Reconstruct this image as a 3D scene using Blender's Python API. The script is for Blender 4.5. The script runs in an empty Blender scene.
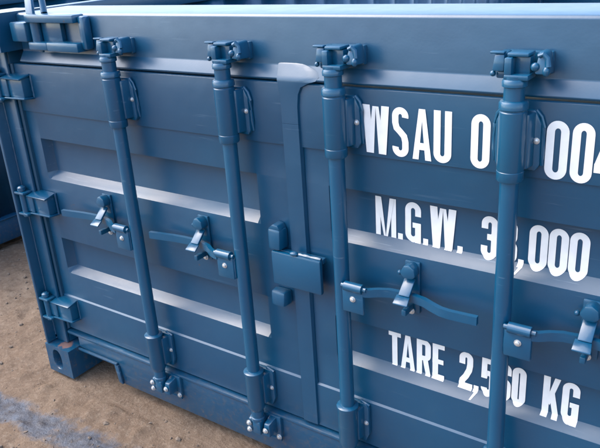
import bpy, bmesh, math, random
from mathutils import Vector, Matrix, noise
random.seed(7)
S = bpy.context.scene
COL = S.collection
R_ = math.radians

# ------------------------------------------------------------------ camera, sky, sun, exposure
RM = ((0.81922237, 0.1689712, -0.54801774), (0.57001634, -0.34473133, 0.74581612), (-0.06289744, -0.92336832, -0.37872796))
cam_d = bpy.data.cameras.new('camera')
cam = bpy.data.objects.new('camera', cam_d)
COL.objects.link(cam)
M = Matrix.Identity(4)
for r in range(3):
    M[r][0] = RM[r][0]
    M[r][1] = -RM[r][1]
    M[r][2] = -RM[r][2]
M[0][3], M[1][3], M[2][3] = 1.026, -1.31, 1.53
cam.matrix_world = M
cam_d.sensor_width = 36.0
cam_d.lens = 36.0 * 694.6 / 600.0
cam_d.clip_start = 0.02
cam_d.clip_end = 2000
S.camera = cam

SUN_EL, SUN_AZ = 54.0, -108.0          # sun stands behind the container; azimuth from +Y towards -X... in degrees
w = bpy.data.worlds.new("World")
S.world = w
w.use_nodes = True
nt = w.node_tree
sky = nt.nodes.new('ShaderNodeTexSky')
sky.sky_type = 'NISHITA'
sky.sun_disc = False
sky.sun_elevation = R_(SUN_EL)
sky.sun_rotation = R_(SUN_AZ)
sky.air_density = 1.0
sky.dust_density = 2.5
bg = nt.nodes['Background']
nt.links.new(sky.outputs['Color'], bg.inputs['Color'])
bg.inputs['Strength'].default_value = 0.15
sun_d = bpy.data.lights.new('sun', 'SUN')
sun = bpy.data.objects.new('sun', sun_d)
COL.objects.link(sun)
sun_d.energy = 0.95
sun_d.angle = R_(80.0)
sun_d.color = (1.0, 0.94, 0.85)
sdir = Vector((math.sin(R_(SUN_AZ)) * math.cos(R_(SUN_EL)), math.cos(R_(SUN_AZ)) * math.cos(R_(SUN_EL)), math.sin(R_(SUN_EL))))
sun.rotation_euler = sdir.to_track_quat('Z', 'Y').to_euler()
S.view_settings.view_transform = 'Standard'
S.view_settings.look = 'None'
S.view_settings.gamma = 1.0
S.view_settings.use_curve_mapping = False
S.view_settings.exposure = 2.05

# ------------------------------------------------------------------ materials
def new_mat(name):
    m = bpy.data.materials.new(name)
    m.use_nodes = True
    t = m.node_tree
    return m, t, t.nodes['Principled BSDF']

def nd(t, typ, **kw):
    n = t.nodes.new(typ)
    for k, v in kw.items():
        setattr(n, k, v)
    return n

def noise_node(t, coord, scale, detail=4, rough=0.55):
    n = nd(t, 'ShaderNodeTexNoise')
    n.inputs['Scale'].default_value = scale
    n.inputs['Detail'].default_value = detail
    n.inputs['Roughness'].default_value = rough
    t.links.new(coord, n.inputs['Vector'])
    return n.outputs['Fac']

def ramp(t, fac, a, b, ca=(0, 0, 0, 1), cb=(1, 1, 1, 1)):
    r = nd(t, 'ShaderNodeValToRGB')
    r.color_ramp.elements[0].position = a
    r.color_ramp.elements[1].position = b
    r.color_ramp.elements[0].color = ca
    r.color_ramp.elements[1].color = cb
    t.links.new(fac, r.inputs['Fac'])
    return r.outputs['Color']

def mixc(t, fac, a, b):
    m = nd(t, 'ShaderNodeMix', data_type='RGBA')
    if isinstance(fac, (int, float)):
        m.inputs[0].default_value = fac
    else:
        t.links.new(fac, m.inputs[0])
    for k, v in ((6, a), (7, b)):
        if isinstance(v, tuple):
            m.inputs[k].default_value = v
        else:
            t.links.new(v, m.inputs[k])
    return m.outputs[2]

def math_n(t, op, a, b):
    m = nd(t, 'ShaderNodeMath', operation=op)
    for k, v in ((0, a), (1, b)):
        if isinstance(v, (int, float)):
            m.inputs[k].default_value = v
        else:
            t.links.new(v, m.inputs[k])
    return m.outputs[0]

def paint(name, c1, c2, rough=0.30, wave=0.35, grime=0.35, coat=0.35, crough=0.12):
    m, t, p = new_mat(name)
    co = nd(t, 'ShaderNodeTexCoord').outputs['Object']
    big = noise_node(t, co, 2.3, 3)
    col = mixc(t, ramp(t, big, 0.35, 0.68), c1, c2)
    mid = noise_node(t, co, 19, 6, 0.65)
    col = mixc(t, math_n(t, 'MULTIPLY', ramp(t, mid, 0.56, 0.78), grime), col, (0.020, 0.066, 0.110, 1))
    mp = nd(t, 'ShaderNodeMapping')
    mp.inputs['Rotation'].default_value = (0.0, R_(18), R_(4))
    mp.inputs['Scale'].default_value = (3.0, 30.0, 90.0)
    t.links.new(co, mp.inputs['Vector'])
    sc = math_n(t, 'MULTIPLY', ramp(t, noise_node(t, mp.outputs[0], 1.6, 3, 0.6), 0.655, 0.69), ramp(t, noise_node(t, co, 3.1, 2), 0.45, 0.62))
    col = mixc(t, math_n(t, 'MULTIPLY', sc, 0.30), col, (0.12, 0.19, 0.26, 1))
    # mud splashed up from the yard, thinning out with height
    sp = nd(t, 'ShaderNodeSeparateXYZ')
    t.links.new(co, sp.inputs[0])
    hz = nd(t, 'ShaderNodeMapRange')
    hz.inputs['From Min'].default_value = 0.26
    hz.inputs['From Max'].default_value = 0.0
    t.links.new(sp.outputs['Z'], hz.inputs['Value'])
    mud = math_n(t, 'MULTIPLY', ramp(t, noise_node(t, co, 55, 7, 0.75), 0.50, 0.66), hz.outputs[0])
    col = mixc(t, math_n(t, 'MULTIPLY', mud, 0.55), col, (0.13, 0.09, 0.06, 1))
    # a few pin-head rust blooms where the spray missed
    chips = ramp(t, noise_node(t, co, 38, 3, 0.5), 0.775, 0.80)
    col = mixc(t, math_n(t, 'MULTIPLY', chips, 0.7), col, (0.10, 0.045, 0.025, 1))
    t.links.new(col, p.inputs['Base Color'])
    rg = nd(t, 'ShaderNodeMapRange')
    rg.inputs['To Min'].default_value = rough - 0.07
    rg.inputs['To Max'].default_value = rough + 0.13
    t.links.new(mid, rg.inputs['Value'])
    t.links.new(rg.outputs[0], p.inputs['Roughness'])
    b1 = nd(t, 'ShaderNodeBump')
    b1.inputs['Strength'].default_value = wave
    b1.inputs['Distance'].default_value = 0.012
    t.links.new(noise_node(t, co, 7, 2), b1.inputs['Height'])
    b2 = nd(t, 'ShaderNodeBump')
    b2.inputs['Strength'].default_value = 0.10
    b2.inputs['Distance'].default_value = 0.002
    t.links.new(noise_node(t, co, 160, 3), b2.inputs['Height'])
    t.links.new(b1.outputs[0], b2.inputs['Normal'])
    t.links.new(b2.outputs[0], p.inputs['Normal'])
    p.inputs['Specular IOR Level'].default_value = 0.42
    p.inputs['Coat Weight'].default_value = coat
    p.inputs['Coat IOR'].default_value = 1.6
    p.inputs['Coat Roughness'].default_value = crough
    return m, t, p, col, co

BLUE = paint('blue_panel_paint', (0.0002, 0.043, 0.098, 1), (0.0005, 0.053, 0.112, 1), rough=0.36, grime=0.16, coat=0.45, crough=0.28)[0]
BLUE_B = paint('blue_fitting_paint', (0.0004, 0.055, 0.120, 1), (0.0010, 0.068, 0.136, 1), 0.30, 0.2, 0.25)[0]

def rusty_paint():
    m, t, p, col, co = paint('blue_casting_paint', (0.0002, 0.043, 0.098, 1), (0.0005, 0.053, 0.112, 1), 0.36)
    sep = nd(t, 'ShaderNodeSeparateXYZ')
    t.links.new(co, sep.inputs[0])
    # worn patch on the upper face where the paint has flaked to red primer
    d = nd(t, 'ShaderNodeVectorMath', operation='DISTANCE')
    t.links.new(co, d.inputs[0])
    d.inputs[1].default_value = (-1.135, 0.033, 0.12)
    f = math_n(t, 'ADD', d.outputs['Value'], math_n(t, 'MULTIPLY', noise_node(t, co, 60, 4), 0.05))
    c2 = mixc(t, ramp(t, f, 0.046, 0.054, (1, 1, 1, 1), (0, 0, 0, 1)), col, (0.16, 0.095, 0.085, 1))
    t.links.new(c2, p.inputs['Base Color'])
    return m
CASTING = rusty_paint()

def simple(name, c, rough=0.5, metal=0.0, bump=0.1, sc=80):
    m, t, p = new_mat(name)
    co = nd(t, 'ShaderNodeTexCoord').outputs['Object']
    n = noise_node(t, co, sc, 4)
    dark = tuple(x * 0.72 for x in c[:3]) + (1,)
    t.links.new(mixc(t, n, dark, c), p.inputs['Base Color'])
    p.inputs['Roughness'].default_value = rough
    p.inputs['Metallic'].default_value = metal
    b = nd(t, 'ShaderNodeBump')
    b.inputs['Strength'].default_value = bump
    b.inputs['Distance'].default_value = 0.002
    t.links.new(n, b.inputs['Height'])
    t.links.new(b.outputs[0], p.inputs['Normal'])
    return m
ZINC = simple('zinc_plated_steel', (0.62, 0.64, 0.66, 1), 0.32, 0.6)
WHITE = simple('white_lettering_paint', (0.86, 0.86, 0.85, 1), 0.42, 0, 0.05, 30)
RUBBER = simple('blue_sprayed_rubber', (0.006, 0.055, 0.105, 1), 0.45, 0, 0.2, 40)
DARK = simple('dark_interior', (0.02, 0.022, 0.025, 1), 0.8)

def ground_mat():
    m, t, p = new_mat('sandy_soil')
    co = nd(t, 'ShaderNodeTexCoord').outputs['Object']
    a = noise_node(t, co, 1.1, 5)
    b = noise_node(t, co, 9, 8, 0.7)
    c = noise_node(t, co, 70, 6, 0.7)
    col = mixc(t, ramp(t, a, 0.35, 0.65), (0.130, 0.088, 0.060, 1), (0.190, 0.142, 0.103, 1))
    col = mixc(t, ramp(t, b, 0.38, 0.72), col, (0.112, 0.075, 0.050, 1))
    col = mixc(t, math_n(t, 'MULTIPLY', ramp(t, c, 0.5, 0.75), 0.55), col, (0.27, 0.22, 0.17, 1))
    col = mixc(t, math_n(t, 'MULTIPLY', ramp(t, c, 0.28, 0.40, (1, 1, 1, 1), (0, 0, 0, 1)), 0.6), col, (0.05, 0.034, 0.022, 1))
    # soil colour turns paler towards -X, its edge broken up by noise
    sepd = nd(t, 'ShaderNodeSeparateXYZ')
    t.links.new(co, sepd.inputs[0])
    pale_x = math_n(t, 'ADD', math_n(t, 'MULTIPLY', sepd.outputs['X'], -0.9), math_n(t, 'MULTIPLY', noise_node(t, co, 5, 6, 0.65), 1.1))
    col = mixc(t, math_n(t, 'MULTIPLY', ramp(t, pale_x, 1.55, 2.35), 0.75), col, mixc(t, c, (0.215, 0.155, 0.105, 1), (0.43, 0.34, 0.25, 1)))
    # blue overspray left on the soil in front of the container
    sep = nd(t, 'ShaderNodeSeparateXYZ')
    t.links.new(co, sep.inputs[0])
    y = math_n(t, 'SUBTRACT', sep.outputs['Y'], math_n(t, 'MULTIPLY', math_n(t, 'ADD', sep.outputs['X'], 0.95), 0.05))
    dist = math_n(t, 'ABSOLUTE', math_n(t, 'ADD', y, 0.235), 0)
    band = nd(t, 'ShaderNodeMapRange')
    band.inputs['From Min'].default_value = 0.19
    band.inputs['From Max'].default_value = 0.02
    t.links.new(dist, band.inputs['Value'])
    spl = math_n(t, 'ADD', math_n(t, 'MULTIPLY', noise_node(t, co, 10, 6, 0.7), 1.0), math_n(t, 'MULTIPLY', noise_node(t, co, 45, 5, 0.7), 0.22))
    msk = ramp(t, math_n(t, 'MULTIPLY', band.outputs[0], spl), 0.40, 0.56)
    xr = nd(t, 'ShaderNodeMapRange')
    xr.inputs['From Min'].default_value = -0.45
    xr.inputs['From Max'].default_value = -0.62
    t.links.new(sep.outputs['X'], xr.inputs['Value'])
    msk = math_n(t, 'MULTIPLY', msk, xr.outputs[0])
    stain = mixc(t, ramp(t, noise_node(t, co, 28, 5, 0.7), 0.35, 0.7), (0.034, 0.038, 0.048, 1), (0.085, 0.115, 0.160, 1))
    col = mixc(t, math_n(t, 'MULTIPLY', msk, 0.8), col, stain)
    t.links.new(col, p.inputs['Base Color'])
    rr = nd(t, 'ShaderNodeMapRange')
    rr.inputs['To Min'].default_value = 0.93
    rr.inputs['To Max'].default_value = 0.30
    t.links.new(msk, rr.inputs['Value'])
    t.links.new(rr.outputs[0], p.inputs['Roughness'])
    p.inputs['Specular IOR Level'].default_value = 0.25
    bp = nd(t, 'ShaderNodeBump')
    bp.inputs['Strength'].default_value = 1.0
    bp.inputs['Distance'].default_value = 0.016
    h = math_n(t, 'ADD', b, math_n(t, 'MULTIPLY', c, 0.28))
    t.links.new(h, bp.inputs['Height'])
    t.links.new(bp.outputs[0], p.inputs['Normal'])
    return m
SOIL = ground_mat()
STONE = simple('stone', (0.16, 0.12, 0.09, 1), 0.9, 0, 0.6, 60)

# ------------------------------------------------------------------ mesh helpers
class MB:
    def __init__(s):
        s.bm = bmesh.new()
    def _bev(s, verts, off, seg=2):
        if off <= 0:
            return
        es = set()
        for v in verts:
            es.update(v.link_edges)
        bmesh.ops.bevel(s.bm, geom=list(es), offset=off, segments=seg, profile=0.5, affect='EDGES', clamp_overlap=True)
    def box(s, x0, x1, y0, y1, z0, z1, bev=0.003):
        return s.hexa([(x0, y0, z0), (x1, y0, z0), (x1, y1, z0), (x0, y1, z0), (x0, y0, z1), (x1, y0, z1), (x1, y1, z1), (x0, y1, z1)], bev)
    def hexa(s, c, bev=0.003):
        v = [s.bm.verts.new(q) for q in c]
        for f in ((3, 2, 1, 0), (4, 5, 6, 7), (0, 1, 5, 4), (1, 2, 6, 5), (2, 3, 7, 6), (3, 0, 4, 7)):
            s.bm.faces.new([v[i] for i in f])
        s._bev(v, bev)
        return s
    def prism(s, poly, axis, a, b, bev=0.0):
        def mk(u, v, k):
            return {'x': (k, u, v), 'y': (u, k, v), 'z': (u, v, k)}[axis]
        A = [s.bm.verts.new(mk(u, v, a)) for u, v in poly]
        B = [s.bm.verts.new(mk(u, v, b)) for u, v in poly]
        n = len(poly)
        s.bm.faces.new(A[::-1])
        s.bm.faces.new(B)
        for i in range(n):
            s.bm.faces.new((A[i], A[(i + 1) % n], B[(i + 1) % n], B[i]))
        s._bev(A + B, bev)
        return s
    def cyl(s, p0, p1, r, r2=None, seg=24, cap=0.0):
        return s.lathe(p0, p1, [(0, r), (1, r if r2 is None else r2)], seg)
    def lathe(s, p0, p1, prof, seg=24):
        p0, p1 = Vector(p0), Vector(p1)
        d = p1 - p0
        q = d.normalized().to_track_quat('Z', 'Y')
        rings = []
        for tt, r in prof:
            c = p0 + d * tt
            rings.append([s.bm.verts.new(c + q @ Vector((r * math.cos(2 * math.pi * k / seg), r * math.sin(2 * math.pi * k / seg), 0))) for k in range(seg)])
        for a, b in zip(rings, rings[1:]):
            for k in range(seg):
                s.bm.faces.new((a[k], a[(k + 1) % seg], b[(k + 1) % seg], b[k]))
        s.bm.faces.new(rings[0][::-1])
        s.bm.faces.new(rings[-1])
        return s
    def ball(s, c, r, sc=(1, 1, 1), seg=12):
        mt = Matrix.Translation(c) @ Matrix.Diagonal((sc[0], sc[1], sc[2], 1))
        bmesh.ops.create_uvsphere(s.bm, u_segments=seg, v_segments=max(6, seg // 2 + 2), radius=r, matrix=mt)
        return s
    def tube(s, pts, r, seg=8, jit=0.0):
        pts = [Vector(p) for p in pts]
        rings = []
        for i, p in enumerate(pts):
            d = (pts[min(i + 1, len(pts) - 1)] - pts[max(i - 1, 0)]).normalized()
            q = d.to_track_quat('Z', 'Y')
            rr = r * (1 + jit * random.uniform(-1, 1))
            rings.append([s.bm.verts.new(p + q @ Vector((rr * math.cos(2 * math.pi * k / seg), rr * math.sin(2 * math.pi * k / seg), 0))) for k in range(seg)])
        for a, b in zip(rings, rings[1:]):
            for k in range(seg):
                s.bm.faces.new((a[k], a[(k + 1) % seg], b[(k + 1) % seg], b[k]))
        s.bm.faces.new(rings[0][::-1])
        s.bm.faces.new(rings[-1])
        return s
    def bead(s, a, b, r=0.005):
        a, b = Vector(a), Vector(b)
        n = max(4, int((b - a).length / 0.008))
        return s.tube([a.lerp(b, i / n) for i in range(n + 1)], r, 7, 0.22)
    def strap(s, path, hz, th, z, bev=0.002):
        """flat bar standing on edge: path in XY, height hz, thickness th"""
        P = [Vector(p) for p in path]
        L, Rr = [], []
        for i, p in enumerate(P):
            d = (P[min(i + 1, len(P) - 1)] - P[max(i - 1, 0)]).normalized()
            n = Vector((-d.y, d.x))
            L.append(p + n * th / 2)
            Rr.append(p - n * th / 2)
        rows = []
        for l, r in zip(L, Rr):
            rows.append([s.bm.verts.new((l.x, l.y, z - hz / 2)), s.bm.verts.new((r.x, r.y, z - hz / 2)), s.bm.verts.new((r.x, r.y, z + hz / 2)), s.bm.verts.new((l.x, l.y, z + hz / 2))])
        for a, b in zip(rows, rows[1:]):
            for k in range(4):
                s.bm.faces.new((a[k], a[(k + 1) % 4], b[(k + 1) % 4], b[k]))
        s.bm.faces.new(rows[0][::-1])
        s.bm.faces.new(rows[-1])
        es = [e for e in s.bm.edges if len(e.link_faces) == 2 and all(v in sum(rows, []) for v in e.verts) and e.calc_face_angle(0) > 0.6]
        bmesh.ops.bevel(s.bm, geom=es, offset=bev, segments=2, profile=0.5, affect='EDGES', clamp_overlap=True)
        return s
    def build(s, name, mat, parent=None, angle=35):
        bmesh.ops.recalc_face_normals(s.bm, faces=s.bm.faces)
        me = bpy.data.meshes.new(name)
        s.bm.to_mesh(me)
        s.bm.free()
        me.materials.append(mat)
        me.polygons.foreach_set('use_smooth', [True] * len(me.polygons))
        me.set_sharp_from_angle(angle=R_(angle))
        o = bpy.data.objects.new(name, me)
        COL.objects.link(o)
        if parent:
            o.parent = parent
        return o

def tag(o, label=None, cat=None, group=None, kind=None):
    for k, v in (('label', label), ('category', cat), ('group', group), ('kind', kind)):
        if v:
            o[k] = v
    return o

# ------------------------------------------------------------------ ground
def axis_stations(lo, hi, step, far):
    a = [lo + step * i for i in range(int((hi - lo) / step) + 1)]
    d, x = step, a[-1]
    while x < far:
        d *= 1.35
        x += d
        a.append(x)
    d, x = step, a[0]
    while x > -far:
        d *= 1.35
        x -= d
        a.insert(0, x)
    return a

def ground_z(x, y):
    v = Vector((x, y, 0))
    near = 1.0 / (1.0 + max(0, math.hypot(x, y) - 4) * 0.25)
    h = 0.012 * noise.fractal(v * 2.2, 1.0, 2.0, 3) + 0.009 * noise.fractal(v * 11, 0.8, 2.1, 4)
    h += 0.016 * max(0, noise.noise(v * 17 + Vector((3, 1, 5))) - 0.2) + 0.007 * abs(noise.noise(v * 33))
    # flat and a little lower under the container
    if -1.26 < x < 1.26 and y > -0.03:
        h = min(h, 0.0) * 0.5 - 0.004
    return h * near - 0.008

def ground():
    xs = axis_stations(-3.0, 0.9, 0.012, 400)
    ys = axis_stations(-0.9, 1.5, 0.012, 400)
    bm = bmesh.new()
    g = [[bm.verts.new((x, y, ground_z(x, y))) for x in xs] for y in ys]
    for j in range(len(ys) - 1):
        for i in range(len(xs) - 1):
            bm.faces.new((g[j][i], g[j][i + 1], g[j + 1][i + 1], g[j + 1][i]))
    me = bpy.data.meshes.new('ground')
    bm.to_mesh(me)
    bm.free()
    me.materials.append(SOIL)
    me.polygons.foreach_set('use_smooth', [True] * len(me.polygons))
    o = bpy.data.objects.new('ground', me)
    COL.objects.link(o)
    tag(o, 'bare sandy brown soil with a streak of blue paint overspray', 'ground', kind='structure')
ground()

# ------------------------------------------------------------------ the container
YF, YR = 0.07, 0.105                 # outer face and recess of the door skin
#        z       y on the flat   y in the recess
PROFILE = [(0.183, 0.070, 0.070), (0.187, 0.065, 0.065), (0.331, 0.065, 0.065), (0.336, 0.070, 0.070),
           (0.436, 0.070, 0.070), (0.455, 0.070, 0.105), (0.602, 0.070, 0.105), (0.577 + 0.0005, 0.070, 0.070),
           (0.805, 0.070, 0.070), (0.828, 0.070, 0.105), (0.975, 0.070, 0.105), (0.952, 0.070, 0.070),
           (1.0455, 0.070, 0.070), (1.046, 0.0645, 0.0645), (1.204, 0.0645, 0.0645), (1.207, 0.068, 0.068)]

def skin_y(z):
    """depth of the recessed part of a door at height z (for the lettering)"""
    for lo, hi in ((0.436, 0.455), (0.805, 0.828)):
        if lo <= z <= hi:
            return YF + (YR - YF) * (z - lo) / (hi - lo)
    if 0.455 < z < 0.59 or 0.828 < z < 0.965:
        return YR
    if z > 1.0457:
        return 0.0645
    return YF

def door_skin(x0, x1, ra, rb):
    m = MB()
    cols = [(x0, 0.0), (ra, 0.0), (ra + 0.012, 1.0), (rb - 0.012, 1.0), (rb, 0.0), (x1, 0.0)]
    grid = []
    for z, yf, yr in PROFILE:
        row = []
        for x, k in cols:
            # the two hidden upper slopes keep the flat plate straight outside the recess
            zz = z
            if k == 0.0 and z == 0.602:
                zz = 0.5765
            if k == 0.0 and z == 0.975:
                zz = 0.9515
            row.append(m.bm.verts.new((x, yf + (yr - yf) * k, zz)))
        grid.append(row)
    for a, b in zip(grid, grid[1:]):
        for i in range(len(cols) - 1):
            m.bm.faces.new((a[i], a[i + 1], b[i + 1], b[i]))
    # turn the rim back so the door has thickness
    rim = [e for e in m.bm.edges if e.is_boundary]
    r = bmesh.ops.extrude_edge_only(m.bm, edges=rim)
    for v in [q for q in r['geom'] if isinstance(q, bmesh.types.BMVert)]:
        v.co.y = 0.125
    es = [e for e in m.bm.edges if len(e.link_faces) == 2 and e.calc_face_angle(0) > 0.25 and e.calc_length() > 0.004]
    bmesh.ops.bevel(m.bm, geom=es, offset=0.0035, segments=3, profile=0.5, affect='EDGES', clamp_overlap=True)
    return m

# ---- lettering
def stroke(path, tv, th):
    P = [Vector(p) for p in path]
    out = []
    for i, p in enumerate(P):
        d1 = (P[i] - P[i - 1]).normalized() if i else None
        d2 = (P[i + 1] - P[i]).normalized() if i < len(P) - 1 else None
        d = (d1 or d2) if not (d1 and d2) else (d1 + d2).normalized()
        n = Vector((-d.y, d.x))
        c = 1.0
        if d1 and d2:
            c = 1.0 / max(0.5, n.dot(Vector((-d1.y, d1.x))))
        t = math.hypot(tv * n.x, th * n.y) * c / 2
        out.append((p + n * t, p - n * t))
    return out

def arc(cx, cy, rx, ry, a0, a1, n=10):
    return [(cx + rx * math.cos(R_(a0 + (a1 - a0) * i / n)), cy + ry * math.sin(R_(a0 + (a1 - a0) * i / n))) for i in range(n + 1)]

def ring(w, z0, z1, tv, th, x0=0.0):
    r = w / 2
    ro = min(r * 1.05, (z1 - z0) / 2)
    ri = r - tv
    out = []
    o = arc(x0 + r, z1 - ro, r, ro, 0, 180, 14) + arc(x0 + r, z0 + ro, r, ro, 180, 360, 14)
    q = arc(x0 + r, z1 - ro, ri, ro - th, 0, 180, 14) + arc(x0 + r, z0 + ro, ri, ro - th, 180, 360, 14)
    o.append(o[0])
    q.append(q[0])
    return [(Vector(a), Vector(b)) for a, b in zip(o, q)]

def poly_bar(a0, a1, b0, b1):
    return [(Vector(a0), Vector(a1)), (Vector(b0), Vector(b1))]

def glyph(ch, w, h, t):
    tv, th = t, t * 0.95
    L, Rr, B, T = tv / 2, w - tv / 2, th / 2, h - th / 2
    rx = (w - tv) / 2
    cx = w / 2
    ry = rx * 1.05
    if ch == '0':
        return [ring(w, 0, h, tv, th)]
    if ch == 'W':
        q = w * 0.285
        return [poly_bar((0, h), (q * 0.98, h), (w * 0.125, 0), (w * 0.405, 0)), poly_bar((w * 0.385, h * 0.98), (w * 0.5 + 0.0001, h * 0.98), (w * 0.16, 0), (w * 0.405, 0)),
                poly_bar((w * 0.5, h * 0.98), (w * 0.615, h * 0.98), (w * 0.595, 0), (w * 0.84, 0)), poly_bar((w - q * 0.98, h), (w, h), (w * 0.595, 0), (w * 0.875, 0))]
    if ch == 'M':
        s = w * 0.235
        return [poly_bar((0, h), (s, h), (0, 0), (s, 0)), poly_bar((w - s, h), (w, h), (w - s, 0), (w, 0)),
                poly_bar((0.004, h), (s * 1.25, h), (w * 0.40, 0), (w * 0.5, 0)), poly_bar((w - s * 1.25, h), (w - 0.004, h), (w * 0.5, 0), (w * 0.60, 0))]
    if ch == 'A':
        return [poly_bar((w * 0.33, h), (w * 0.55, h), (0, 0), (w * 0.32, 0)), poly_bar((w * 0.45, h), (w * 0.67, h), (w * 0.68, 0), (w, 0)),
                poly_bar((w * 0.22, h * 0.34), (w * 0.78, h * 0.34), (w * 0.20, h * 0.20), (w * 0.80, h * 0.20))]
    if ch == 'U':
        return [stroke([(L, h), (L, h * 0.5)] + arc(cx, B + ry, rx, ry, 180, 360, 16) + [(Rr, h * 0.5), (Rr, h)], tv, th)]
    if ch == 'T':
        return [poly_bar((0, h), (0, h - th), (w, h), (w, h - th)), poly_bar((cx - tv / 2, h), (cx + tv / 2, h), (cx - tv / 2, 0), (cx + tv / 2, 0))]
    if ch == 'E':
        return [poly_bar((0, h), (tv, h), (0, 0), (tv, 0))] + [poly_bar((0, z), (0, z - th * 0.95), (x, z), (x, z - th * 0.95)) for z, x in ((h, w), (h * 0.57, w * 0.92), (th * 0.95, w))]
    if ch == 'R':
        up = [(L, T), (cx, T)] + arc(w - tv / 2 - rx * 0.8, T - ry * 0.8, rx * 0.8, ry * 0.8, 90, 0, 8) + arc(w - tv / 2 - rx * 0.8, h * 0.47 + ry * 0.8, rx * 0.8, ry * 0.8, 0, -90, 8) + [(L, h * 0.47)]
        return [poly_bar((0, h), (tv, h), (0, 0), (tv, 0)), stroke(up, tv, th), poly_bar((w * 0.42, h * 0.47), (w * 0.80, h * 0.45), (w * 0.66, 0), (w, 0))]
    if ch == 'K':
        return [poly_bar((0, h), (tv, h), (0, 0), (tv, 0)), poly_bar((w * 0.64, h), (w * 0.97, h), (tv * 0.6, h * 0.36), (tv * 0.9 + w * 0.10, h * 0.36 - 0.01)),
                poly_bar((w * 0.34, h * 0.62), (w * 0.66, h * 0.66), (w * 0.66, 0), (w, 0))]
    if ch == 'S':
        p = arc(cx, T - ry, rx, ry, -12, 180, 16) + [(L, h * 0.69), (L + rx * 0.25, h * 0.585), (cx, h * 0.51), (Rr - rx * 0.25, h * 0.425), (Rr, h * 0.31)] + arc(cx, B + ry, rx, ry, 0, -192, 16)
        return [stroke(p, tv, th)]
    if ch == 'G':
        p = [(Rr, h * 0.66)] + arc(cx, T - ry, rx, ry, 0, 180, 14) + arc(cx, B + ry, rx, ry, 180, 350, 14)
        return [stroke(p, tv, th), poly_bar((w - tv, h * 0.48), (w, h * 0.48), (w - tv, 0), (w, 0)), poly_bar((cx - 0.001, h * 0.50), (cx - 0.001, h * 0.37), (w, h * 0.50), (w, h * 0.37))]
    if ch == '2':
        p = [(L, h * 0.66)] + arc(cx, T - ry, rx, ry, 180, 0, 16) + [(Rr, h * 0.66), (Rr - rx * 0.2, h * 0.52), (cx, h * 0.33), (L + rx * 0.15, h * 0.2), (L, th * 0.8)]
        return [stroke(p, tv, th), poly_bar((0, th), (0, 0), (w, th), (w, 0))]
    if ch == '3':
        r2 = ry * 0.9
        u = [(L, h * 0.70)] + arc(cx, T - ry, rx, ry, 180, 0, 14) + [(Rr, h * 0.66)] + arc(w - tv / 2 - rx * 0.9, h * 0.515 + r2 * 0.8, rx * 0.9, r2 * 0.8, 0, -90, 6) + [(w * 0.36, h * 0.515)]
        d = [(w * 0.36, h * 0.515)] + arc(w - tv / 2 - rx * 0.9, h * 0.515 - r2 * 0.8, rx * 0.9, r2 * 0.8, 90, 0, 6) + [(Rr, h * 0.36)] + arc(cx, B + ry, rx, ry, 0, -180, 14) + [(L, h * 0.30)]
        return [stroke(u, tv, th), stroke(d, tv, th)]
    if ch == '8':
        return [ring(w * 0.94, h * 0.44, h, tv, th * 0.95, w * 0.03), ring(w, 0, h * 0.56, tv, th)]
    if ch == '6':
        p = [(Rr, h * 0.70)] + arc(cx, T - ry, rx, ry, 0, 180, 14) + [(L, h * 0.5), (L, h * 0.3)]
        return [stroke(p, tv, th), ring(w, 0, h * 0.60, tv, th)]
    if ch == '5':
        p = [(L, h * 0.46)] + arc(cx, h * 0.60 - ry, rx, ry, 165, 0, 12) + [(Rr, h * 0.33)] + arc(cx, B + ry, rx, ry, 0, -185, 14)
        return [stroke(p, tv, th), poly_bar((0.001, h), (tv * 0.95, h), (0, h * 0.44), (tv * 0.95, h * 0.44)), poly_bar((0.001, h), (0.001, h - th), (w * 0.94, h), (w * 0.94, h - th))]
    if ch == '4':
        return [poly_bar((w * 0.52, h), (w * 0.82, h), (w * 0.52, 0), (w * 0.82, 0)), poly_bar((0, h * 0.36), (0, h * 0.21), (w, h * 0.36), (w, h * 0.21)), poly_bar((w * 0.50, h), (w * 0.66, h * 0.9), (0, h * 0.34), (w * 0.27, h * 0.30))]
    if ch == '.':
        return [poly_bar((0, th * 1.05), (w, th * 1.05), (0, 0), (w, 0))]
    if ch == ',':
        return [poly_bar((w * 0.1, th * 1.05), (w, th * 1.05), (w * 0.1, 0), (w, 0)), poly_bar((w * 0.45, 0.001), (w, 0.001), (w * 0.02, -th * 0.75), (w * 0.35, -th * 0.75))]
    return []

def lettering(chars, base, top, label, parent, t=0.0165):
    """chars: (character, x0, x1); base/top: (x, z) pairs giving the row's slightly tilted lines"""
    def lin(q, x):
        (xa, za), (xb, zb) = q
        return za + (zb - za) * (x - xa) / (xb - xa)
    bm = bmesh.new()
    for ch, x0, x1 in chars:
        zb, zt = lin(base, x0), lin(top, x0)
        sl = (base[1][1] - base[0][1]) / (base[1][0] - base[0][0])
        for k, strip in enumerate(glyph(ch, x1 - x0, zt - zb, t)):
            vs = [[bm.verts.new((x0 + p.x, -0.0012 - 0.0004 * k, zb + p.y + sl * p.x)) for p in pr] for pr in strip]
            for a, b in zip(vs, vs[1:]):
                bm.faces.new((a[0], a[1], b[1], b[0]))
    for z in (0.436, 0.455, 0.805, 0.828, 1.0457):
        bmesh.ops.bisect_plane(bm, geom=bm.verts[:] + bm.edges[:] + bm.faces[:], plane_co=(0, 0, z), plane_no=(0, 0, 1))
    for v in bm.verts:
        v.co.y += skin_y(v.co.z)
    for f in bm.faces:
        f.normal_update()
        if f.normal.y > 0:
            f.normal_flip()
    me = bpy.data.meshes.new('lettering')
    bm.to_mesh(me)
    bm.free()
    me.materials.append(WHITE)
    o = bpy.data.objects.new('lettering', me)
    COL.objects.link(o)
    o.parent = parent
    o['label'] = label
    return o

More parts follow.
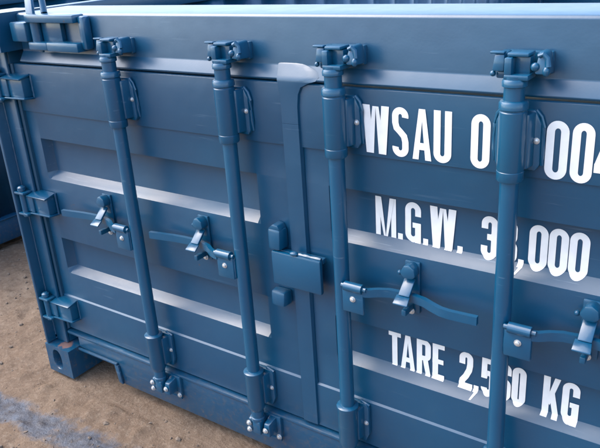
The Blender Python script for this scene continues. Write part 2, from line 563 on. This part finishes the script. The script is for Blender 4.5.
def bolt(p, parent, r=0.0075, n=(0, -1, 0), mat=None):
    p, n = Vector(p), Vector(n)
    m = MB()
    m.lathe(p, p + n * r * 1.2, [(0, r * 1.5), (0.25, r * 1.5), (0.3, r), (0.85, r), (1, r * 0.7)], 10)
    return m.build('bolt', mat or ZINC, parent, 40)

def casting(parent, sx, y0, z0, hole=True, front=-1):
    """ISO corner casting, 142 x 178 x 120 mm, with the oval opening in its outer end"""
    m = MB()
    xa, xb = (-1.223, -1.081) if sx < 0 else (1.081, 1.223)
    y1 = y0 - front * 0.178
    z1 = z0 + 0.121
    cxx, czz = (-1.160 if sx < 0 else 1.160), z0 + 0.064
    N = 40
    def rect(k):
        a = 2 * math.pi * k / N
        c, s_ = math.cos(a), math.sin(a)
        tx = ((xb - cxx) if c > 0 else (xa - cxx)) / c if abs(c) > 1e-6 else 1e9
        tz = ((z1 - czz) if s_ > 0 else (z0 - czz)) / s_ if abs(s_) > 1e-6 else 1e9
        tt = min(tx, tz)
        return cxx + c * tt, czz + s_ * tt
    pts = [rect(k) for k in range(N)]
    for cxn, czn in ((xa, z0), (xb, z0), (xa, z1), (xb, z1)):
        j = min(range(N), key=lambda q: (pts[q][0] - cxn) ** 2 + (pts[q][1] - czn) ** 2)
        pts[j] = (cxn, czn)
    outer = [m.bm.verts.new((x, y0, z)) for x, z in pts]
    back = [m.bm.verts.new((x, y1, z)) for x, z in pts]
    def ell(y, k):
        return [m.bm.verts.new((cxx + 0.025 * k * math.copysign(abs(math.cos(2 * math.pi * i / N)) ** 0.8, math.cos(2 * math.pi * i / N)), y, czz + 0.041 * k * math.copysign(abs(math.sin(2 * math.pi * i / N)) ** 0.8, math.sin(2 * math.pi * i / N)))) for i in range(N)]
    e1, e2, e3 = ell(y0, 1.06), ell(y0 - front * 0.005, 1.0), ell(y0 - front * 0.09, 1.0)
    for A, B in ((outer, e1), (e1, e2), (e2, e3), (back, outer)):
        for i in range(N):
            m.bm.faces.new((A[i], A[(i + 1) % N], B[(i + 1) % N], B[i]))
    m.bm.faces.new(e3)
    m.bm.faces.new(back[::-1])
    es = [e for e in m.bm.edges if len(e.link_faces) == 2 and e.calc_face_angle(0) > 1.0 and max(abs(v.co.x - cxx) / 0.03 + abs(v.co.z - czz) / 0.05 for v in e.verts) > 1.6]
    bmesh.ops.bevel(m.bm, geom=es, offset=0.006, segments=3, profile=0.5, affect='EDGES', clamp_overlap=True)
    return m.build('corner_casting', CASTING, parent, 40)

# rods: x of the axis, and which way the handle points
RODS = [(-0.591, -1), (-0.162, -1), (0.169, 1), (0.585, 1)]
RY, RR = 0.020, 0.0195

def keeper_top(x, parent):
    m = MB()
    m.box(x - 0.044, x + 0.056, 0.066, 0.083, 1.258, 1.302, 0.004)
    # left jaw: a plate leaning out, rolled lip on top, darker root below
    m.hexa([(x - 0.048, 0.020, 1.268), (x - 0.023, 0.020, 1.268), (x - 0.023, 0.068, 1.264), (x - 0.045, 0.068, 1.264), (x - 0.044, 0.024, 1.301), (x - 0.024, 0.024, 1.301), (x - 0.024, 0.068, 1.304), (x - 0.042, 0.068, 1.304)], 0.004)
    m.box(x - 0.053, x - 0.024, 0.021, 0.036, 1.3012, 1.3062, 0.0022)
    m.box(x - 0.043, x - 0.026, 0.034, 0.070, 1.252, 1.2665, 0.003)
    m.ball((x - 0.048, 0.030, 1.262), 0.006)
    # right jaw: hooked cheek
    m.hexa([(x + 0.036, 0.016, 1.266), (x + 0.063, 0.016, 1.266), (x + 0.060, 0.068, 1.262), (x + 0.036, 0.068, 1.262), (x + 0.040, 0.026, 1.308), (x + 0.054, 0.026, 1.306), (x + 0.054, 0.068, 1.306), (x + 0.040, 0.068, 1.308)], 0.005)
    m.ball((x + 0.037, 0.019, 1.280), 0.0085, (1.0, 0.9, 1.0), 12)
    m.ball((x + 0.058, 0.020, 1.272), 0.008, (0.9, 0.9, 1.2), 10)
    m.tube([(x + 0.042, 0.024, 1.300), (x + 0.050, 0.022, 1.304), (x + 0.057, 0.024, 1.296), (x + 0.061, 0.022, 1.280)], 0.0055, 8, 0.2)
    return m.build('cam_keeper', BLUE_B, parent)

def keeper_low(x, parent):
    m = MB()
    m.box(x - 0.038, x + 0.066, 0.044, 0.062, 0.090, 0.172, 0.004)
    for a, b in ((-0.036, -0.014), (0.024, 0.052)):
        m.hexa([(x + a, 0.004, 0.118), (x + b, 0.004, 0.118), (x + b, 0.05, 0.108), (x + a, 0.05, 0.108), (x + a + 0.004, 0.010, 0.158), (x + b - 0.004, 0.010, 0.158), (x + b, 0.05, 0.170), (x + a, 0.05, 0.170)], 0.004)
    m.bead((x - 0.038, 0.046, 0.088), (x + 0.066, 0.046, 0.088), 0.005)
    o = m.build('cam_keeper', BLUE_B, parent)
    for bx, by, bz in ((-0.024, 0.002, 0.148), (-0.026, 0.004, 0.122), (0.038, 0.004, 0.140), (0.058, 0.044, 0.098), (0.010, 0.046, 0.106)):
        bolt((x + bx, by, bz), parent, 0.0062)
    return o

def lock_rod(x, d, root):
    m = MB()
    m.cyl((x, RY, 0.165), (x, RY, 1.262), RR, seg=32)
    rod = m.build('lock_rod', BLUE_B, root, 50)
    # upper guide: collars, barrel, saddle plate
    m = MB()
    m.lathe((x, RY, 1.050), (x, RY, 1.256), [(0, 0.0255), (0.012, 0.0272), (0.10, 0.0272), (0.105, 0.0262), (0.115, 0.0272), (0.69, 0.0272), (0.70, 0.0255), (0.71, 0.0255), (0.72, 0.0285), (0.775, 0.0285), (0.795, 0.0260), (0.80, 0.0205), (0.925, 0.0205), (0.935, 0.0245), (0.975, 0.0250), (1, 0.0220)], 36)
    m.prism([(x - 0.040, 1.064), (x + 0.040, 1.064), (x + 0.047, 1.076), (x + 0.047, 1.162), (x + 0.034, 1.190), (x - 0.034, 1.190), (x - 0.046, 1.162), (x - 0.046, 1.076)], 'y', 0.052, 0.0655, 0.004)
    for s in (-1, 1):
        m.hexa([(x + s * 0.012, RY + 0.004, 1.074), (x + s * 0.030, RY + 0.006, 1.074), (x + s * 0.036, 0.056, 1.074), (x + s * 0.012, 0.058, 1.074),
                (x + s * 0.012, RY + 0.004, 1.186), (x + s * 0.030, RY + 0.006, 1.186), (x + s * 0.036, 0.056, 1.186), (x + s * 0.012, 0.058, 1.186)], 0.003)
    for sg in (-1, 1):
        k = 0.048
        m.tube([(x + sg * q, 0.063 - 0.001 * i, z) for i, (q, z) in enumerate(((k + 0.001, 1.075), (k + 0.002, 1.10), (k + 0.001, 1.13), (k + 0.002, 1.155), (k - 0.003, 1.176), (k - 0.014, 1.189)))], 0.0042, 7, 0.25)
    m.build('rod_bracket', BLUE_B, rod)
    bolt((x + 0.0395, 0.052, 1.128), rod, 0.0045)
    # lower guide
    m = MB()
    m.lathe((x, RY, 0.192), (x, RY, 0.342), [(0, 0.017), (0.05, 0.021), (0.16, 0.0275), (0.90, 0.0285), (0.93, 0.0305), (0.97, 0.0305), (1, 0.0235)], 36)
    m.prism([(x - 0.046, 0.235), (x - 0.036, 0.205), (x + 0.036, 0.205), (x + 0.047, 0.232), (x + 0.047, 0.318), (x + 0.040, 0.330), (x - 0.040, 0.330), (x - 0.046, 0.318)], 'y', 0.052, 0.0655, 0.003)
    for s in (-1, 1):
        m.hexa([(x + s * 0.012, RY + 0.004, 0.222), (x + s * 0.029, RY + 0.006, 0.222), (x + s * 0.034, 0.056, 0.222), (x + s * 0.012, 0.056, 0.222),
                (x + s * 0.012, RY + 0.004, 0.322), (x + s * 0.029, RY + 0.006, 0.322), (x + s * 0.034, 0.056, 0.322), (x + s * 0.012, 0.056, 0.322)], 0.003)
    m.bead((x + 0.02, 0.060, 0.333), (x + 0.046, 0.060, 0.324), 0.0045)
    m.build('rod_bracket', BLUE_B, rod)
    bolt((x + 0.0395, 0.052, 0.270), rod, 0.0048)
    # cams at both ends: a C-shaped head turned into its keeper
    m = MB()
    m.box(x - 0.016, x + 0.026, 0.013, 0.056, 1.298, 1.306, 0.003)
    m.box(x - 0.018, x - 0.003, 0.004, 0.054, 1.264, 1.2975, 0.003)
    m.box(x - 0.004, x + 0.026, 0.026, 0.054, 1.264, 1.2975, 0.002)
    m.box(x - 0.018, x + 0.030, 0.004, 0.054, 1.255, 1.266, 0.003)
    m.build('cam_head', BLUE_B, rod)
    m = MB()
    m.lathe((x, RY, 0.160), (x, RY, 0.195), [(0, 0.022), (0.3, 0.022), (0.5, 0.016), (1, 0.017)], 20)
    m.box(x - 0.010, x + 0.020, 0.000, 0.046, 0.116, 0.162, 0.004)
    m.build('cam_head', BLUE_B, rod)
    # handle hub: a barrel on a plate welded to the rod
    m = MB()
    xa, xb = sorted((x + d * 0.014, x + d * 0.074))
    m.box(xa, xb, -0.004, 0.008, 0.650, 0.716, 0.003)
    m.cyl((x + d * 0.022, -0.001, 0.722), (x + d * 0.072, -0.001, 0.722), 0.0125, seg=18)
    m.cyl((x + d * 0.012, -0.001, 0.722), (x + d * 0.082, -0.001, 0.722), 0.006, seg=10)
    m.bead((x + d * 0.016, 0.004, 0.652), (x + d * 0.016, 0.004, 0.714), 0.005)
    m.build('handle_hub', BLUE_B, rod)
    bolt((x + d * 0.045, -0.004, 0.690), rod, 0.0055)
    # handle: flat bar, cranked in to the catch and out again to the grip
    ctrl = [(0.072, 0.002), (0.085, 0.006), (0.105, 0.020), (0.130, 0.031), (0.160, 0.034), (0.195, 0.034), (0.225, 0.028), (0.250, 0.016), (0.275, 0.006), (0.300, 0.003), (0.365, 0.006)]
    if d < 0:
        ctrl = [(0.072, 0.0), (0.085, 0.002), (0.105, 0.010), (0.130, 0.026), (0.160, 0.036), (0.195, 0.041), (0.240, 0.040), (0.280, 0.036), (0.320, 0.029), (0.368, 0.021)]
    m = MB()
    m.strap([(x + d * a, b) for a, b in ctrl], 0.021, 0.012, 0.713, 0.005)
    m.build('handle', BLUE_B, rod, 50)
    return rod

def handle_catch(x, door):
    m = MB()
    m.box(x - 0.020, x + 0.020, 0.062, 0.0695, 0.655, 0.795, 0.003)
    m.prism([(x - 0.021, 0.772), (x - 0.010, 0.759), (x + 0.012, 0.759), (x + 0.021, 0.768), (x + 0.018, 0.787), (x + 0.004, 0.798), (x - 0.010, 0.793)], 'y', 0.034, 0.062, 0.005)
    m.ball((x - 0.027, 0.050, 0.766), 0.0065)
    m.hexa([(x - 0.014, 0.020, 0.719), (x + 0.015, 0.020, 0.719), (x + 0.015, 0.054, 0.752), (x - 0.014, 0.054, 0.752), (x - 0.014, 0.014, 0.724), (x + 0.015, 0.014, 0.724), (x + 0.015, 0.050, 0.758), (x - 0.014, 0.050, 0.758)], 0.002)
    m.hexa([(x - 0.020, -0.004, 0.704), (x + 0.019, -0.004, 0.704), (x + 0.015, 0.020, 0.717), (x - 0.020, 0.020, 0.717), (x - 0.020, -0.005, 0.709), (x + 0.019, -0.005, 0.709), (x + 0.015, 0.020, 0.723), (x - 0.020, 0.020, 0.723)], 0.002)
    m.box(x - 0.006, x + 0.006, 0.014, 0.058, 0.668, 0.684, 0.002)
    m.build('handle_catch', BLUE_B, door)
    bolt((x, 0.058, 0.662), door, 0.006)

def hinge(s, z, door):
    """s = -1 left, +1 right: lugs on the post, pin, and a folded blade on the door"""
    def X(a):
        return s * a
    def bx(m, a, b, *r):
        p, q = sorted((X(a), X(b)))
        m.box(p, q, *r)
    m = MB()
    bx(m, 1.054, 1.136, 0.030, 0.067, z - 0.036, z + 0.032, 0.005)
    a, b = X(1.048), X(1.150)
    m.hexa([(a, 0.020, z + 0.024), (b, 0.016, z + 0.026), (b, 0.067, z + 0.034), (a, 0.067, z + 0.034), (a, 0.017, z + 0.030), (b, 0.013, z + 0.032), (b, 0.067, z + 0.042), (a, 0.067, z + 0.042)], 0.0025)
    m.hexa([(a, 0.024, z - 0.040), (b, 0.018, z - 0.040), (b, 0.067, z - 0.044), (a, 0.067, z - 0.044), (a, 0.024, z - 0.034), (b, 0.018, z - 0.034), (b, 0.067, z - 0.036), (a, 0.067, z - 0.036)], 0.002)
    bx(m, 1.130, 1.186, 0.024, 0.036, z - 0.034, z + 0.030, 0.003)
    for dz in (0.034, -0.046):
        bx(m, 1.150, 1.2035, 0.004, 0.0425, z + dz, z + dz + 0.009, 0.003)
    m.lathe((X(1.180), 0.022, z - 0.056), (X(1.180), 0.022, z + 0.062), [(0, 0.007), (0.02, 0.012), (0.86, 0.012), (0.87, 0.015), (0.96, 0.014), (1, 0.008)], 16)
    m.bead((X(1.05), 0.066, z - 0.04), (X(1.05), 0.066, z + 0.04), 0.005)
    m.build('hinge', BLUE_B, door)

def container(name, letters=True):
    root = bpy.data.objects.new(name, None)
    COL.objects.link(root)
    LEN = 6.058
    # castings and posts
    for sx in (-1, 1):
        for zz in (0.0, 1.252):
            casting(root, sx, 0.0, zz)
            casting(root, sx, LEN, zz, front=1)
        m = MB()
        xa, xb = sorted((sx * 1.219, sx * 1.205))
        m.box(xa, xb, 0.003, 0.150, 0.1215, 1.2515, 0.005)
        xa, xb = sorted((sx * 1.2045, sx * 1.137))
        m.box(xa, xb, 0.043, 0.056, 0.1215, 1.2515, 0.005)
        xa, xb = sorted((sx * 1.150, sx * 1.138))
        m.box(xa, xb, 0.0565, 0.150, 0.1215, 1.2515, 0.003)
        m.bead((sx * 1.203, 0.043, 0.13), (sx * 1.203, 0.043, 1.245), 0.004)
        xa, xb = sorted((sx * 1.219, sx * 1.150))
        m.build('corner_post', BLUE, root)
        m = MB()
        m.box(xa, xb, LEN - 0.15, LEN - 0.004, 0.1215, 1.2515, 0.006)
        m.build('corner_post', BLUE, root)
        # long sides: trapezoid corrugation between rails
        poly, y = [], 0.16
        while y < LEN - 0.30:
            poly += [(y, 1.205), (y + 0.07, 1.205), (y + 0.14, 1.172), (y + 0.21, 1.172)]
            y += 0.278
        poly += [(LEN - 0.151, 1.205)]
        m = MB()
        lo = [m.bm.verts.new((sx * b, a, 0.1605)) for a, b in poly]
        hi = [m.bm.verts.new((sx * b, a, 1.3045)) for a, b in poly]
        for i in range(len(poly) - 1):
            m.bm.faces.new((lo[i], lo[i + 1], hi[i + 1], hi[i]))
        so = m.build('side_wall', BLUE, root, 25)
        sm = so.modifiers.new('sheet', 'SOLIDIFY')
        sm.thickness = 0.003
        m = MB()
        xa, xb = sorted((sx * 1.217, sx * 1.165))
        m.box(xa, xb, 0.179, LEN - 0.179, 0.030, 0.160, 0.005)
        xa2, xb2 = sorted((sx * 1.223, sx * 1.1655))
        m.box(xa2, xb2, 0.1795, LEN - 0.1795, 0.161, 0.168, 0.002)
        m.build('bottom_rail', BLUE, root)
        m = MB()
        m.box(xa, xb, 0.179, LEN - 0.179, 1.305, 1.366, 0.005)
        m.build('top_rail', BLUE, root)
    m = MB()
    m.box(-1.149, 1.149, LEN - 0.09, LEN - 0.05, 0.03, 1.36, 0.004)
    m.build('end_wall', BLUE, root)
    m = MB()
    m.box(-1.149, 1.149, 0.112, LEN - 0.1, 0.12, 0.145, 0.0)
    m.build('floor_panel', DARK, root)
    # header
    m = MB()
    m.prism([(0.080, 1.247), (0.080, 1.361), (0.086, 1.367), (0.290, 1.368), (0.290, 1.250), (0.130, 1.212), (0.064, 1.212), (0.060, 1.217)], 'x', -1.080, 1.080, 0.0)
    es = [e for e in m.bm.edges if abs(e.verts[0].co.x - e.verts[1].co.x) > 1]
    bmesh.ops.bevel(m.bm, geom=es, offset=0.002, segments=2, profile=0.5, affect='EDGES')
    header = m.build('header', BLUE, root)
    # sill with the notch beside each casting
    m = MB()
    out = [(-1.0805, 0.115), (-0.858, 0.110), (-0.846, 0.026), (0.846, 0.026), (0.858, 0.110), (1.0805, 0.115), (1.0805, 0.163), (-1.0805, 0.163)]
    m.prism(out, 'y', 0.056, 0.068, 0.003)
    m.box(-1.136, 1.136, 0.050, 0.110, 0.1635, 0.178, 0.005)
    m.box(-1.0805, -0.858, 0.044, 0.0555, 0.108, 0.117, 0.003)
    m.box(0.858, 1.0805, 0.044, 0.0555, 0.108, 0.117, 0.003)
    m.box(-1.08, 1.08, 0.145, 0.160, 0.02, 0.119, 0.0)
    m.hexa([(-0.862, 0.046, 0.034), (-0.842, 0.046, 0.030), (-0.842, 0.0555, 0.030), (-0.862, 0.0555, 0.034), (-0.874, 0.046, 0.108), (-0.854, 0.046, 0.108), (-0.854, 0.0555, 0.108), (-0.874, 0.0555, 0.108)], 0.002)
    sill = m.build('sill', BLUE, root)
    # bracket on the header, left and right
    for k, (x0, sgn) in enumerate(((-1.053, 1), (1.100, -1))):
        def bx(m, a, b, *r):
            p, q = sorted((x0 + sgn * a, x0 + sgn * b))
            m.box(p, q, *r)
        m = MB()
        bx(m, 0.0, 0.078, 0.030, 0.079, 1.284, 1.344, 0.005)
        bx(m, 0.079, 0.314, 0.034, 0.079, 1.343, 1.367, 0.004)
        bx(m, 0.078, 0.170, 0.032, 0.079, 1.260, 1.284, 0.004)
        bx(m, 0.171, 0.320, 0.030, 0.079, 1.258, 1.286, 0.005)
        bx(m, 0.316, 0.342, 0.048, 0.079, 1.264, 1.362, 0.008)
        bx(m, 0.120, 0.215, 0.062, 0.079, 1.283, 1.345, 0.003)
        m.cyl((x0 + sgn * 0.100, 0.058, 1.282), (x0 + sgn * 0.100, 0.058, 1.346), 0.018, seg=18)
        bx(m, 0.10, 0.118, 0.052, 0.060, 1.250, 1.262, 0.002)
        m.build('header_hinge', BLUE_B, header)
        m = MB()
        xx = x0 + sgn * 0.055
        m.hexa([(xx, 0.060, 1.366), (xx + sgn * 0.035, 0.060, 1.366), (xx + sgn * 0.035, 0.072, 1.366), (xx, 0.072, 1.366), (xx - sgn * 0.045, 0.10, 1.440), (xx - sgn * 0.012, 0.10, 1.440), (xx - sgn * 0.012, 0.11, 1.440), (xx - sgn * 0.045, 0.11, 1.440)], 0.002)
        m.cyl((xx + sgn * 0.062, 0.085, 1.368), (xx + sgn * 0.048, 0.095, 1.412), 0.010, seg=14)
        m.build('header_latch', BLUE_B, header)
    for x, d in RODS:
        keeper_top(x, header)
        keeper_low(x, sill)
    # doors
    left = door_skin(-1.130, -0.004, -1.072, -0.122).build('door', BLUE, root, 30)
    right = door_skin(0.004, 1.130, 0.110, 1.072).build('door', BLUE, root, 30)
    for s, dr in ((-1, left), (1, right)):
        for z in (1.135, 0.715, 0.285):
            hinge(s, z, dr)
        m = MB()
        m.prism([(s * 1.133 + a, b) for a, b in ((-0.006, 0.078), (-0.005, 0.060), (0, 0.055), (0.005, 0.060), (0.006, 0.078))], 'z', 0.185, 1.206)
        m.build('door_seal', RUBBER, dr)
    # overlapping seal along the meeting edge, flared where it runs up over the header lip
    m = MB()
    m.prism([(-0.018, 0.0685), (-0.0145, 0.0590), (0.003, 0.0578), (0.021, 0.0578), (0.0355, 0.0590), (0.040, 0.0685)], 'z', 0.190, 1.1045)
    rows_ = ((1.105, -.018, .040), (1.15, -.018, .0405), (1.180, -.020, .045), (1.198, -.024, .055), (1.209, -.027, .080), (1.215, -.029, .104), (1.224, -.031, .112), (1.235, -.033, .103), (1.243, -.034, .085), (1.249, -.033, .062), (1.252, -.028, .045))
    gr = []
    for z, xa, xb in rows_:
        y = 0.0575 if z < 1.216 else 0.0575 + (z - 1.216) * 0.60
        gr.append([m.bm.verts.new((xa + (xb - xa) * k, y + dy, z)) for k, dy in ((0, 0.011), (.06, 0.0015), (.36, 0.0003), (.5, 0.0003), (.68, 0.0003), (.92, 0.0015), (1, 0.011))])
    for a, b in zip(gr, gr[1:]):
        for k in range(6):
            m.bm.faces.new((a[k], a[k + 1], b[k + 1], b[k]))
    top = [m.bm.verts.new((v.co.x, 0.0815, v.co.z + 0.001)) for v in gr[-1]]
    for k in range(6):
        m.bm.faces.new((gr[-1][k], gr[-1][k + 1], top[k + 1], top[k]))
    m.build('door_seal', BLUE, right, 42)
    for i, (x, d) in enumerate(RODS):
        lock_rod(x, d, root)
        handle_catch(x + d * 0.176, left if d < 0 else right)
    # lock box on the meeting edge
    m = MB()
    m.box(-0.064, 0.096, 0.030, 0.0455, 0.652, 0.752, 0.005)
    m.box(-0.064, 0.096, 0.0455, 0.0625, 0.738, 0.752, 0.002)
    m.ball((0.010, 0.036, 0.756), 0.010, (1.4, 1, 0.7))
    m.bead((0.012, 0.040, 0.753), (0.094, 0.040, 0.753), 0.0055)
    m.build('lock_cover', BLUE_B, right)
    for za, zb, xa, xb in ((0.754, 0.815, -0.078, -0.028), (0.580, 0.625, -0.084, -0.028)):
        m = MB()
        m.hexa([(xa + 0.006, 0.030, za), (xb - 0.006, 0.030, za), (xb, 0.069, za), (xa, 0.069, za), (xa + 0.004, 0.034, zb), (xb - 0.004, 0.034, zb), (xb, 0.069, zb), (xa, 0.069, zb)], 0.008)
        if zb > 0.7:
            m.prism([(xa + 0.004, 0.812), (xb - 0.004, 0.812), (xb - 0.012, 0.826), (xa + 0.022, 0.828)], 'y', 0.036, 0.069, 0.003)
        m.build('lock_lug', BLUE_B, left)
    if letters:
        rows = [([('W', .218, .288), ('S', .295, .336), ('A', .346, .392), ('U', .397, .439)], 'white painted letters WSAU', 0),
                ([('0', .483, .525)], 'single white painted 0 after WSAU', 0),
                ([('0', .640, .684), ('0', .690, .732), ('4', .735, .781)], 'white painted digits 004', 0),
                ([('M', .224, .281), ('.', .286, .299), ('G', .306, .348), ('.', .354, .367), ('W', .371, .438), ('.', .442, .455)], 'white painted letters M.G.W.', 1),
                ([('3', .499, .538), ('8', .542, .583), (',', .585, .599), ('0', .608, .649), ('0', .651, .692), ('0', .694, .735)], 'white painted number after M.G.W.', 1),
                ([('T', .255, .291), ('A', .291, .332), ('R', .337, .377), ('E', .382, .415)], 'white painted word TARE', 2),
                ([('2', .455, .491), (',', .493, .507), ('5', .513, .549), ('6', .552, .588), ('0', .590, .624)], 'white painted number 2,560', 2),
                ([('K', .664, .704), ('G', .708, .747)], 'white painted letters KG', 2)]
        lines = [(((0.22, 1.056), (0.70, 1.0475)), ((0.22, 1.170), (0.70, 1.170))), (((0.226, 0.829), (0.74, 0.818)), ((0.226, 0.932), (0.74, 0.925))), (((0.256, 0.454), (0.735, 0.447)), ((0.256, 0.557), (0.735, 0.553)))]
        for chars, lab, k in rows:
            lettering(chars, lines[k][0], lines[k][1], lab, right, 0.0160 if k == 0 else 0.0154)
    return root

main = container('shipping_container')
tag(main, 'blue half-height steel container in the foreground with white weight lettering on its door', 'container', 'half-height containers on the yard')
nb = container('shipping_container', False)
nb.location = (-3.74, 0.12, 0)
tag(nb, 'blue container at the left edge, only its long side and bottom rail in view', 'container', 'half-height containers on the yard')

# ------------------------------------------------------------------ loose grit on the soil
def grit():
    bm = bmesh.new()
    n = 0
    while n < 1500:
        x, y = random.uniform(-2.6, 0.6), random.uniform(-0.9, 1.4)
        if x > -1.24 and y > 0.02:
            continue
        r = 0.0022 + 0.009 * random.random() ** 5
        mt = Matrix.Translation((x, y, ground_z(x, y) + r * 0.25)) @ Matrix.Rotation(random.uniform(0, 6.28), 4, 'Z') @ Matrix.Diagonal((random.uniform(0.8, 1.6), random.uniform(0.7, 1.2), random.uniform(0.5, 0.9), 1))
        vs = bmesh.ops.create_icosphere(bm, subdivisions=1, radius=r, matrix=mt)['verts']
        for v in vs:
            v.co += Vector((random.uniform(-1, 1), random.uniform(-1, 1), random.uniform(-1, 1))) * r * 0.22
        n += 1
    me = bpy.data.meshes.new('grit')
    bm.to_mesh(me)
    bm.free()
    me.materials.append(STONE)
    o = bpy.data.objects.new('grit', me)
    COL.objects.link(o)
    tag(o, 'loose grit and small stones scattered over the sandy soil', 'grit', kind='stuff')
grit()
